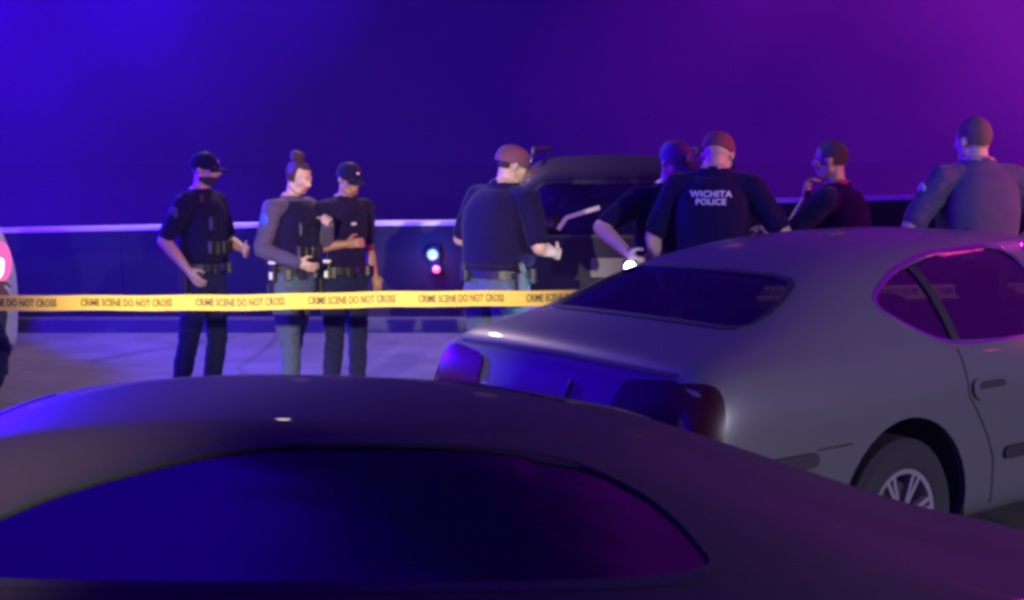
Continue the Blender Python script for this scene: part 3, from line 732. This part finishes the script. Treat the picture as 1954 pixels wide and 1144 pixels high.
def person(loc, rz, label, o, group='officers standing behind the tape'):
    hs = o.get('scale', 1.0); wd = o.get('wide', 1.0)
    root = empty('person', loc, rz, label, 'person', group); root.scale = (hs, hs, hs)
    f = Fig(); L_ = lean_fn(o.get('lean', (0, 0)))
    long_sleeve = o.get('long', False); shirt = o.get('shirt', M_navy); pants = o.get('pants', M_navy2); skin = o.get('skin', M_skin1)
    # torso
    secs = [(.84, .150, .105), (.90, .172, .122), (.98, .168, .120), (1.06, .155, .113), (1.16, .158, .118), (1.28, .176, .128), (1.38, .188, .126), (1.45, .165, .105), (1.50, .105, .080), (1.55, .062, .064)]
    if o.get('woman'): secs = [(.84, .155, .110), (.90, .175, .122), (.98, .160, .115), (1.06, .135, .100), (1.16, .138, .105), (1.28, .155, .125), (1.38, .165, .115), (1.45, .145, .092), (1.50, .085, .07), (1.55, .052, .055)]
    tb = bmesh.new(); ss = []
    for z, hx, hy in secs:
        c = L_((0, 0, z)); ss.append((c.x, c.y, c.z, hx * (wd if z < 1.5 else 1), hy * (wd ** .8 if z < 1.5 else 1)))
    f.loft(ss, 28, 2.3)
    for (z, hx, hy), (z2, hx2, hy2) in zip(secs, secs[1:]):
        for fx in (-.5, 0, .5):
            a = L_((fx * hx * wd, 0, z)); b = L_((fx * hx2 * wd, 0, z2)); t = 'pants' if z < .97 else ('shirt' if z < 1.49 else 'skin')
            f.tags.append((t, np.array(a), np.array(b), hy * .95, hy2 * .95))
    # shoulders and arms
    for s, key in ((-1, 'L'), (1, 'R')):
        sh = L_((s * .185 * wd, 0, 1.435)); arm = o.get(key, {})
        el = L_(arm['e']) if 'e' in arm else L_((s * .25 * wd, -.03, 1.16)); wr_ = L_(arm['w']) if 'w' in arm else L_((s * .25 * wd, .08, .92))
        d1 = (el - sh).normalized(); el = sh + d1 * .285; d2 = (wr_ - el).normalized(); wr_ = el + d2 * .255
        f.cap(L_((s * .10 * wd, 0, 1.44)), sh, .075, .074, 'shirt')
        if long_sleeve:
            f.cap(sh, el, .070, .054, 'shirt'); f.cap(el, wr_, .054, .040, 'shirt')
        else:
            k = sh.lerp(el, .80); f.cap(sh, k, .072, .062, 'shirt'); f.cap(sh.lerp(el, .6), el, .050, .043, 'skin'); f.cap(el, el.lerp(wr_, .35), .043, .044, 'skin'); f.cap(el.lerp(wr_, .35), wr_, .044, .028, 'skin')
        hd = arm.get('h', tuple(d2)); hand(f, wr_, hd if not isinstance(hd, tuple) or True else hd, arm.get('n', (-s, .3, 0)), s * arm.get('th', 1), arm.get('curl', .55))
        o['_w' + key] = wr_; o['_e' + key] = el; o['_s' + key] = sh; o['_d' + key] = Vector(hd).normalized()
    # legs
    for s, key in ((-1, 'LL'), (1, 'RL')):
        lg = o.get(key, {}); hip = Vector((s * .09 * wd, 0, .88)); kn = Vector(lg.get('k', (s * .115, .02, .49))); an = Vector(lg.get('a', (s * .13, -.02, .10)))
        f.cap(hip, kn, .098 * wd, .068, 'pants'); f.cap(kn, kn.lerp(an, .35), .068, .068, 'pants'); f.cap(kn.lerp(an, .35), an, .068, .056, 'pants')
        fd = Vector(lg.get('f', (s * .25, 1, 0))).normalized()
        f.cap(an - Vector((0, 0, .02)), an + fd * .0 - Vector((0, 0, .05)), .052, .05, 'boot'); f.cap(an + Vector((0, 0, -.06)) - fd * .035, an + Vector((0, 0, -.065)) + fd * .15, .042, .036, 'boot')
    # head
    hy_, hp = o.get('head', (0, 0)); nb = L_((0, 0, 1.50 + o.get('neck', -.012))); RH = Matrix.Rotation(R(hy_), 3, 'Z') @ Matrix.Rotation(R(hp), 3, 'X')
    neck_top = nb + Vector((0, .012, .085)) ; hc = neck_top + RH @ Vector((0, .025, .095))
    h = lambda x, y, z: hc + RH @ Vector((x, y, z))
    f.cap(nb - Vector((0, 0, .03)), h(0, -.02, -.05), .058 if not o.get('woman') else .048, .054 if not o.get('woman') else .046, 'skin')
    f.ball(h(0, -.012, .028), (.076, .096, .092), 'head', RH); f.ball(h(0, .022, -.028), (.062, .070, .082), 'head', RH)
    f.cap(h(-.028, .048, -.082), h(.028, .048, -.082), .026, .026, 'head'); f.cap(h(-.050, -.005, -.055), h(-.03, .045, -.085), .024, .022, 'head'); f.cap(h(.050, -.005, -.055), h(.03, .045, -.085), .024, .022, 'head')
    f.cap(h(0, .086, .012), h(0, .106, -.022), .009, .0135, 'head'); f.cap(h(-.011, .094, -.026), h(.011, .094, -.026), .009, .009, 'head')
    f.cap(h(-.034, .078, .022), h(.034, .078, .022), .0115, .0115, 'head')
    f.cap(h(-.018, .085, -.054), h(.018, .085, -.054), .0075, .0075, 'lip'); f.cap(h(-.016, .083, -.063), h(.016, .083, -.063), .008, .008, 'lip')
    for s in (-1, 1):
        f.ball(h(s * .046, .058, -.018), (.02, .02, .022), 'head'); f.ball(h(s * .079, -.008, -.005), (.009, .018, .031), 'head', RH)
    me = f.mesh()
    body = link('body', me, root)
    me2 = baked(body, [('REMESH', dict(mode='VOXEL', voxel_size=.0068, use_smooth_shade=True)), ('SMOOTH', dict(factor=.5, iterations=3))])
    body.data = me2
    # materials by nearest volume
    n = len(me2.polygons); C_ = np.empty(n * 3); me2.polygons.foreach_get('center', C_); C_ = C_.reshape(-1, 3)
    best = np.full(n, 1e9); idx = np.zeros(n, int); names = ['skin', 'shirt', 'pants', 'boot', 'head', 'lip']
    for t, a, b, ra, rb in f.tags:
        ab = b - a; q = C_ - a; tt = np.clip((q @ ab) / max(ab @ ab, 1e-9), 0, 1); dd = np.linalg.norm(q - tt[:, None] * ab, axis=1) - (ra + (rb - ra) * tt)
        m_ = dd < best; best[m_] = dd[m_]; idx[m_] = names.index(t)
    Ri = np.array(RH.transposed()); loc_h = (C_ - np.array(hc)) @ Ri.T
    isH = idx == 4
    beard = o.get('beard', False); bald = o.get('bald', False)
    hairm = isH & ((loc_h[:, 1] < .055 - .35 * np.maximum(0, .05 - loc_h[:, 2])) & (loc_h[:, 2] > .012) & ((loc_h[:, 2] > .066) | (loc_h[:, 1] < .035))) if not bald else np.zeros(n, bool)
    hairm = hairm | (isH & (loc_h[:, 1] < -.035) & (loc_h[:, 2] > -.045)) if not bald else hairm
    if o.get('woman'): hairm = isH & (((loc_h[:, 1] < .02) & (loc_h[:, 2] > -.03)) | (loc_h[:, 2] > .075))
    br = (isH | (idx == 5)) & (loc_h[:, 2] < -.047 - .25 * np.maximum(0, loc_h[:, 1] - .085)) & (loc_h[:, 1] > -.02) if beard else np.zeros(n, bool)
    mi = idx.copy(); mi[isH] = 0; mi[hairm | br] = 4
    mats = [skin, shirt, pants, M_boot, o.get('hair', M_hair), mat('lip', (.42, .18, .16), .4)]
    me2.materials.clear()
    for m_ in mats: me2.materials.append(m_)
    me2.polygons.foreach_set('material_index', mi.astype(np.int32))
    # cloth folds
    nv = len(me2.vertices); co = np.empty(nv * 3); me2.vertices.foreach_get('co', co); co = co.reshape(-1, 3); nr = np.empty(nv * 3); me2.vertices.foreach_get('normal', nr); nr = nr.reshape(-1, 3)
    cl = np.zeros(nv, bool)
    pl = np.empty(len(me2.loops), np.int32); me2.loops.foreach_get('vertex_index', pl); lt = np.empty(n, np.int32); me2.polygons.foreach_get('loop_total', lt)
    cl[pl[np.repeat((mi == 1) | (mi == 2), lt)]] = True
    sd = random.random() * 50
    for i in np.nonzero(cl)[0]:
        x, y, z = co[i]; a_ = noise.noise(Vector((x * 7 + sd, y * 7, z * 15))); co[i] += nr[i] * (.005 * (1 - abs(a_) * 2.2) + .004 * noise.noise(Vector((x * 22, y * 22 + sd, z * 30))))
    me2.vertices.foreach_set('co', co.ravel()); smooth(me2)
    # eyes
    for s in (-1, 1):
        bm = bmesh.new(); add_ball(bm, h(s * .031, .074, .004), .0125, u=10, v=8); bm_obj('eye', bm, body, M_eye, True)
    # cap
    if o.get('cap'):
        c = bpy.data.objects.new('cap', None); col.objects.link(c); c.parent = root
        back = -1 if o.get('cap_back') else 1
        bm = bmesh.new(); secs2 = []
        for k in range(9):
            a = k / 8 * math.pi / 2; secs2.append((0, -.010, .028 + .088 * math.sin(a), .0855 * max(.02, math.cos(a)) ** .8, .106 * max(.02, math.cos(a)) ** .8))
        secs2.insert(0, (0, -.010, .002, .084, .104))
        add_loft(bm, secs2, 28, 2.1); bmesh.ops.transform(bm, matrix=Matrix.Translation(hc) @ RH.to_4x4(), verts=bm.verts)
        bm_obj('crown', bm, c, o.get('cap_m', M_navy), True)
        bm = bmesh.new(); top = []; bot = []
        for k in range(13):
            a = math.pi * (k / 12); x_ = math.cos(a) * .074; e = math.sin(a)
            for rr, lst in ((.0, None),):
                pass
            for q, (ins) in enumerate((0, 1)):
                yy = (.070 + .03 * e if ins == 0 else .075 + .095 * e) ; zz = .020 - .018 * (x_ / .074) ** 2 - (.012 if ins else 0)
                (top if ins == 0 else bot).append((x_ * (1 if ins == 0 else .95), yy * back - (.0 if back > 0 else .02), zz))
        A1 = [bm.verts.new(h(*p_)) for p_ in top]; B1 = [bm.verts.new(h(*p_)) for p_ in bot]
        A2 = [bm.verts.new(h(p_[0], p_[1], p_[2] - .004)) for p_ in top]; B2 = [bm.verts.new(h(p_[0], p_[1], p_[2] - .004)) for p_ in bot]
        for k in range(12):
            bm.faces.new((A1[k], A1[k + 1], B1[k + 1], B1[k])); bm.faces.new((A2[k], B2[k], B2[k + 1], A2[k + 1])); bm.faces.new((B1[k], B1[k + 1], B2[k + 1], B2[k]))
        bm_obj('brim', bm, c, o.get('cap_m', M_navy), True)
        if not o.get('cap_back'):
            bm = bmesh.new(); add_ball(bm, h(0, .092, .062), (.021, .008, .021), RH, 10, 8); bm_obj('cap_badge', bm, c, M_badge, True)
    if o.get('woman'):
        bm = bmesh.new(); add_ball(bm, h(0, -.058, .128), (.050, .050, .040), RH); add_ball(bm, h(.014, -.075, .145), (.030, .030, .026), RH); add_ball(bm, h(-.016, -.045, .150), (.028, .032, .022), RH); bm_obj('hair_bun', bm, root, o.get('hair', M_hair), True)
    # collar
    bm = bmesh.new(); cN = L_((0, .008, 1.492 + o.get('neck', -.012) * .5)); kk = .9 if o.get('woman') else 1.0
    add_loft(bm, [(cN.x, cN.y, cN.z - .02, .098 * kk, .088 * kk), (cN.x, cN.y, cN.z + .012, .080 * kk, .078 * kk), (cN.x, cN.y, cN.z + .036, .070 * kk, .072 * kk), (cN.x, cN.y, cN.z + .034, .064 * kk, .066 * kk), (cN.x, cN.y, cN.z - .01, .060 * kk, .06 * kk)], 28, 2.1)
    bm_obj('collar', bm, root, shirt, True)
    # belt and gear
    wz = 1.0; cB = L_((0, 0, wz)); hx, hy = .168 * wd + .014, .120 * wd ** .8 + .014
    if o.get('woman'): hx, hy = .160 + .012, .115 + .012
    def belt_pt(a, ex=0.0, dz_=0.0): return Vector((cB.x + (hx + ex) * math.cos(a), cB.y + (hy + ex) * math.sin(a), cB.z + dz_))
    if o.get('belt', True):
        bm = bmesh.new(); add_loft(bm, [(cB.x, cB.y, cB.z - .026, hx, hy), (cB.x, cB.y, cB.z - .024, hx + .007, hy + .007), (cB.x, cB.y, cB.z + .024, hx + .007, hy + .007), (cB.x, cB.y, cB.z + .026, hx, hy)], 32, 2.3)
        belt = bm_obj('duty_belt', bm, root, M_boot, False)
        for a, sz, nm in ((R(35), (.05, .035, .09), 'pouch'), (R(70), (.055, .035, .08), 'pouch'), (R(125), (.05, .035, .085), 'pouch'), (R(205), (.045, .04, .11), 'pouch'), (R(250), (.06, .035, .07), 'pouch')):
            bm = bmesh.new(); add_box(bm, belt_pt(a, .018, -.012), (sz[1], sz[0], sz[2]), Matrix.Rotation(a, 3, 'Z'), bev=.008); bm_obj(nm, bm, belt, M_boot)
        bm = bmesh.new(); add_box(bm, belt_pt(R(-8), .024, -.075), (.04, .065, .19), Matrix.Rotation(R(-8), 3, 'Z'), bev=.012); add_box(bm, belt_pt(R(-8), .03, .045), (.03, .045, .08), Matrix.Rotation(R(-8), 3, 'Z') @ Matrix.Rotation(R(18), 3, 'X'), bev=.008); bm_obj('holster', bm, belt, M_boot)
        bm = bmesh.new(); add_box(bm, belt_pt(R(90), .01, 0), (.05, .008, .04), bev=.003); bm_obj('buckle', bm, belt, M_badge)
    if o.get('radio') is not None:
        a = R(o['radio']); bm = bmesh.new(); add_box(bm, belt_pt(a, .028, .0), (.035, .055, .13), Matrix.Rotation(a, 3, 'Z'), bev=.008); rd_ = bm_obj('radio', bm, root, M_boot)
        bm = bmesh.new(); q = belt_pt(a, .03, .07); add_box(bm, q, (.036, .056, .022), Matrix.Rotation(a, 3, 'Z'), bev=.006); bm_obj('radio_top', bm, rd_, mat('pale plastic', (.75, .75, .8), .4))
        bm = bmesh.new(); add_box(bm, belt_pt(a, .05, -.02), (.01, .028, .05), Matrix.Rotation(a, 3, 'Z'), bev=.003); bm_obj('radio_face', bm, rd_, mat('pale plastic', (.75, .75, .8), .4))
        bm = bmesh.new(); add_cone(bm, q, q + Vector((0, 0, .14)), .006, .004, 8); bm_obj('aerial', bm, rd_, M_trim)
    if o.get('vest'):
        bm = bmesh.new(); vs_ = []
        for z, hx_, hy_2 in ((1.045, .165, .125), (1.06, .178, .142), (1.16, .180, .146), (1.28, .190, .155), (1.38, .182, .150), (1.44, .150, .125), (1.485, .105, .10), (1.49, .09, .09)):
            c_ = L_((0, 0, z)); vs_.append((c_.x, c_.y, c_.z, hx_ * wd, hy_2 * wd ** .8))
        add_loft(bm, vs_, 36, 2.6); ve = bm_obj('vest', bm, root, o.get('vest_m', M_navy), True)
        if o.get('vest_gear', True):
            for x_, z_ in ((-.10, 1.13), (-.035, 1.13), (.04, 1.13), (.11, 1.14), (.09, 1.30)):
                c_ = L_((x_, .0, z_)); bm = bmesh.new(); add_box(bm, c_ + Vector((0, (.152 - abs(x_) * .12) * wd ** .8, 0)), (.058, .04, .10), bev=.01); bm_obj('vest_pouch', bm, ve, M_boot)
    if o.get('badge'):
        for x_, z_, s_, mm in o['badge']:
            c_ = L_((x_, 0, z_)); y_ = (.158 if o.get('vest') else .135) * wd ** .8 - abs(x_) * .12
            bm = bmesh.new(); add_box(bm, c_ + Vector((0, y_, 0)), (s_[0], .008, s_[1]), bev=.003); bm_obj('badge', bm, root, mm)
    for s, key in ((-1, 'L'), (1, 'R')):
        pm = o.get('patch' + key)
        if pm:
            sh, el = o['_s' + key], o['_e' + key]; c_ = sh.lerp(el, .25) + Vector((s * .066, 0, .005)); bm = bmesh.new(); add_ball(bm, c_, (.012, .036, .045), u=12, v=8); bm_obj('shoulder_patch', bm, root, pm, True)
    if o.get('mic'):
        c_ = L_((o['mic'] * .12, .06, 1.47)); bm = bmesh.new(); add_box(bm, c_ + Vector((0, .03, .0)), (.045, .03, .06), bev=.008); bm_obj('shoulder_mic', bm, root, M_boot)
    root['_w'] = 0; del root['_w']
    o['_root'] = root; o['_L'] = L_
    return o
def spot(px, d): return ((px - 977) / F * d, d, 0)

P1 = person(spot(388, 9.8), R(-112), 'bearded officer in a badged cap, leftmost of the three behind the tape', dict(cap=True, beard=True, scale=1.0, lean=(.0, -.03), skin=M_skin1, wide=1.03, vest=True, radio=170,
    R=dict(e=(.28, -.13, 1.17), w=(.22, .08, .93), n=(-1, 0, 0)), L=dict(e=(-.24, .05, 1.18), w=(-.10, .26, 1.12)), LL=dict(k=(-.11, .02, .49), a=(-.13, -.06, .10)), RL=dict(k=(.12, -.06, .49), a=(.12, -.16, .10)),
    head=(8, -4), patchR=M_grey, mic=1))
P2 = person(spot(556, 9.7), R(-118), 'bareheaded officer with a high hair bun, looking down between two capped officers', dict(woman=True, scale=.975, long=True, shirt=M_grey, pants=M_teal, skin=M_skin1, hair=M_hairb, wide=1.12, vest=True, vest_m=M_navy, radio=-5,
    R=dict(e=(.27, -.05, 1.17), w=(.14, .16, 1.07)), L=dict(e=(-.22, .12, 1.22), w=(-.02, .30, 1.36), curl=.9), head=(0, -20), patchR=M_pblue, LL=dict(k=(-.16, -.12, .49), a=(-.20, -.24, .10)), RL=dict(k=(.10, .05, .49), a=(.12, .06, .10))))
P3 = person(spot(655, 10.0), R(-132), 'brown-skinned officer in a cap, head bowed, a small pale badge on the chest', dict(cap=True, scale=.965, skin=M_skin2, lean=(0, .03), wide=1.06, radio=20,
    R=dict(e=(.27, -.04, 1.18), w=(.10, .20, 1.20), curl=.8), L=dict(e=(-.27, -.05, 1.17), w=(-.25, .06, .94)), head=(-6, -16), badge=((.03, 1.335, (.045, .022), M_patch),), patchL=M_grey, pants=M_navy2))
P4 = person(spot(948, 8.7), R(-52), 'broad officer in a dark jacket, back half turned, pink light on the cap', dict(cap=True, scale=1.045, wide=1.30, neck=-.04, long=False, lean=(.04, .04), skin=M_skin1, vest=True, radio=150, cap_m=mat('wine tan cap cloth', (.16, .055, .09), .8),
    L=dict(e=(-.36, -.02, 1.19), w=(-.25, .20, 1.12)), R=dict(e=(.34, .02, 1.18), w=(.22, .24, 1.12)), head=(-20, -18), mic=-1, pants=M_teal, LL=dict(k=(-.15, .0, .49), a=(-.17, -.04, .10)), RL=dict(k=(.14, .02, .49), a=(.16, .0, .10))))
P5 = person(spot(1262, 8.6), R(-158), 'capped officer facing the camera, head bowed, with a bright torch', dict(cap=True, scale=1.045, skin=M_skin1, lean=(0, .12), wide=1.05, cap_m=mat('blue grey cap cloth', (.10, .12, .17), .8),
    R=dict(e=(.44, .05, 1.28), w=(.38, .25, 1.17), curl=1.1), L=dict(e=(-.27, -.02, 1.17), w=(-.22, .12, .95)), head=(10, -22)))
P6 = person(spot(1360, 8.05), R(-13), 'officer in a wine cap seen from behind, pale WICHITA POLICE print on the back', dict(cap=True, scale=1.10, neck=-.055, skin=M_skin1, wide=1.02, lean=(0, .04), cap_m=mat('wine cap cloth', (.16, .035, .06), .8), bald=True,
    L=dict(e=(-.31, -.01, 1.17), w=(-.27, .12, .94)), R=dict(e=(.33, -.02, 1.245), w=(.27, .19, 1.21), h=(-.9, .3, -.1), n=(0, .2, -1), curl=.9), head=(-12, -28), vest=True, vest_gear=False))
P7 = person(spot(1592, 8.6), R(62), 'officer in shadow turned to the left with one hand raised to the face', dict(scale=1.04, skin=M_skin2, wide=1.25, lean=(0, -.02), cap=False,
    L=dict(e=(-.26, .16, 1.27), w=(-.10, .13, 1.49), curl=1.0, n=(0, -1, .3), h=(.1, .0, 1)), R=dict(e=(.29, .0, 1.17), w=(.25, .12, .94)), head=(0, -4), long=False, vest=True))
P8 = person(spot(1866, 7.9), R(12), 'large officer in a grey shirt with his back to the camera, farthest right', dict(scale=1.13, neck=-.05, skin=M_skin1, shirt=M_grey, wide=1.05, lean=(0, .02), bald=False, hair=mat('cropped hair', (.16, .09, .07), .7, bump=.6, bump_s=200),
    L=dict(e=(-.37, .0, 1.19), w=(-.25, .14, 1.05), curl=.9), R=dict(e=(.37, .0, 1.19), w=(.25, .14, 1.05), curl=.9), head=(10, -6), radio=235, patchL=M_patch, vest=True, vest_m=M_grey, vest_gear=False))
P0 = person(spot(-62, 9.2), R(-80), 'officer mostly outside the left edge of the picture, one dark trouser leg in view', dict(cap=True, skin=M_skin2, R=dict(e=(.25, -.06, 1.17), w=(.23, .06, .93)), L=dict(e=(-.2, .0, 1.17), w=(-.2, .12, .93)),
    LL=dict(k=(-.1, .16, .50), a=(-.12, .02, .10)), RL=dict(k=(.10, -.02, .49), a=(.11, -.22, .12)), lean=(0, -.02)))

# lettering on the back of P6
ro = P6['_root']; Lf = P6['_L']
for txt, z_, size, kx_ in (('WICHITA', 1.405, .044, 1.0), ('POLICE', 1.366, .042, 1.0)):
    me = text_mesh(txt, size, .0012, .0006, 1.05, kx_)
    for v in me.vertices:
        x_, y_, d_ = v.co; q = Lf((x_ * 1.08, 0, z_ + y_)); a_ = abs(x_) / .19
        v.co = Vector((q.x, q.y - (.150 * 1.02 ** .8) * (1 - .42 * a_ ** 2.2) - .012 - d_, q.z))
    link('back_lettering', me, ro, M_print)

# torches held in hands
def torch(o, key, dirv, label, power, core, size=.022, color=(.85, .95, 1), aim=None):
    root = o['_root']; hs = root.scale.x; wv = o['_w' + key] + o['_d' + key] * .085
    bpy.context.view_layer.update(); wp = root.matrix_world @ wv; d = Vector(dirv).normalized()
    t = empty('flashlight', wp, 0, label, 'flashlight')
    bm = bmesh.new(); add_cone(bm, -d * .07, d * .05, .014, .014, 14); bm_obj('barrel', bm, t, M_boot, True)
    bm = bmesh.new(); add_cone(bm, d * .05, d * .085, .015, size * 1.15, 18); hd = bm_obj('head', bm, t, M_boot, True)
    bm = bmesh.new(); add_ball(bm, d * .086, size, None, 14, 10); bm_obj('lens', bm, hd, core, True)
    lamp('torch_beam', 'SPOT', wp + d * .12, color, power, .02, aim=aim if aim else wp + d * 3, angle=75, blend=.8)
    return wp
w5 = torch(P5, 'R', (-.45, -.80, -.35), 'flashlight shining bright white in the hand of the capped officer who faces the camera', 170, mat('torch core', (1, 1, 1), .2, emit=(.85, .95, 1), estr=14), .036, color=(.55, .72, 1), aim=tuple(at(1015, 600, 9.2)))
w6 = torch(P6, 'R', (-.75, -.62, -.15), 'small violet-lit flashlight in the hand of the officer seen from behind', 2, mat('violet torch core', (1, 1, 1), .2, emit=(.7, .5, 1), estr=30), .02, color=(.5, .3, 1))

# ------------------------------------------------------------------ haze
bm = bmesh.new(); add_box(bm, (0, 30, 2.2), (88, 82, 6.4)); hz = bm_obj('haze', bm); tag(hz, kind='stuff')
m = bpy.data.materials.new('haze'); m.use_nodes = True; m.node_tree.nodes.clear()
o_ = m.node_tree.nodes.new('ShaderNodeOutputMaterial'); v_ = m.node_tree.nodes.new('ShaderNodeVolumePrincipled')
v_.inputs['Color'].default_value = (.9, .9, .92, 1); v_.inputs['Density'].default_value = .0009; v_.inputs['Anisotropy'].default_value = .15
m.node_tree.links.new(v_.outputs[0], o_.inputs['Volume']); hz.data.materials.append(m)
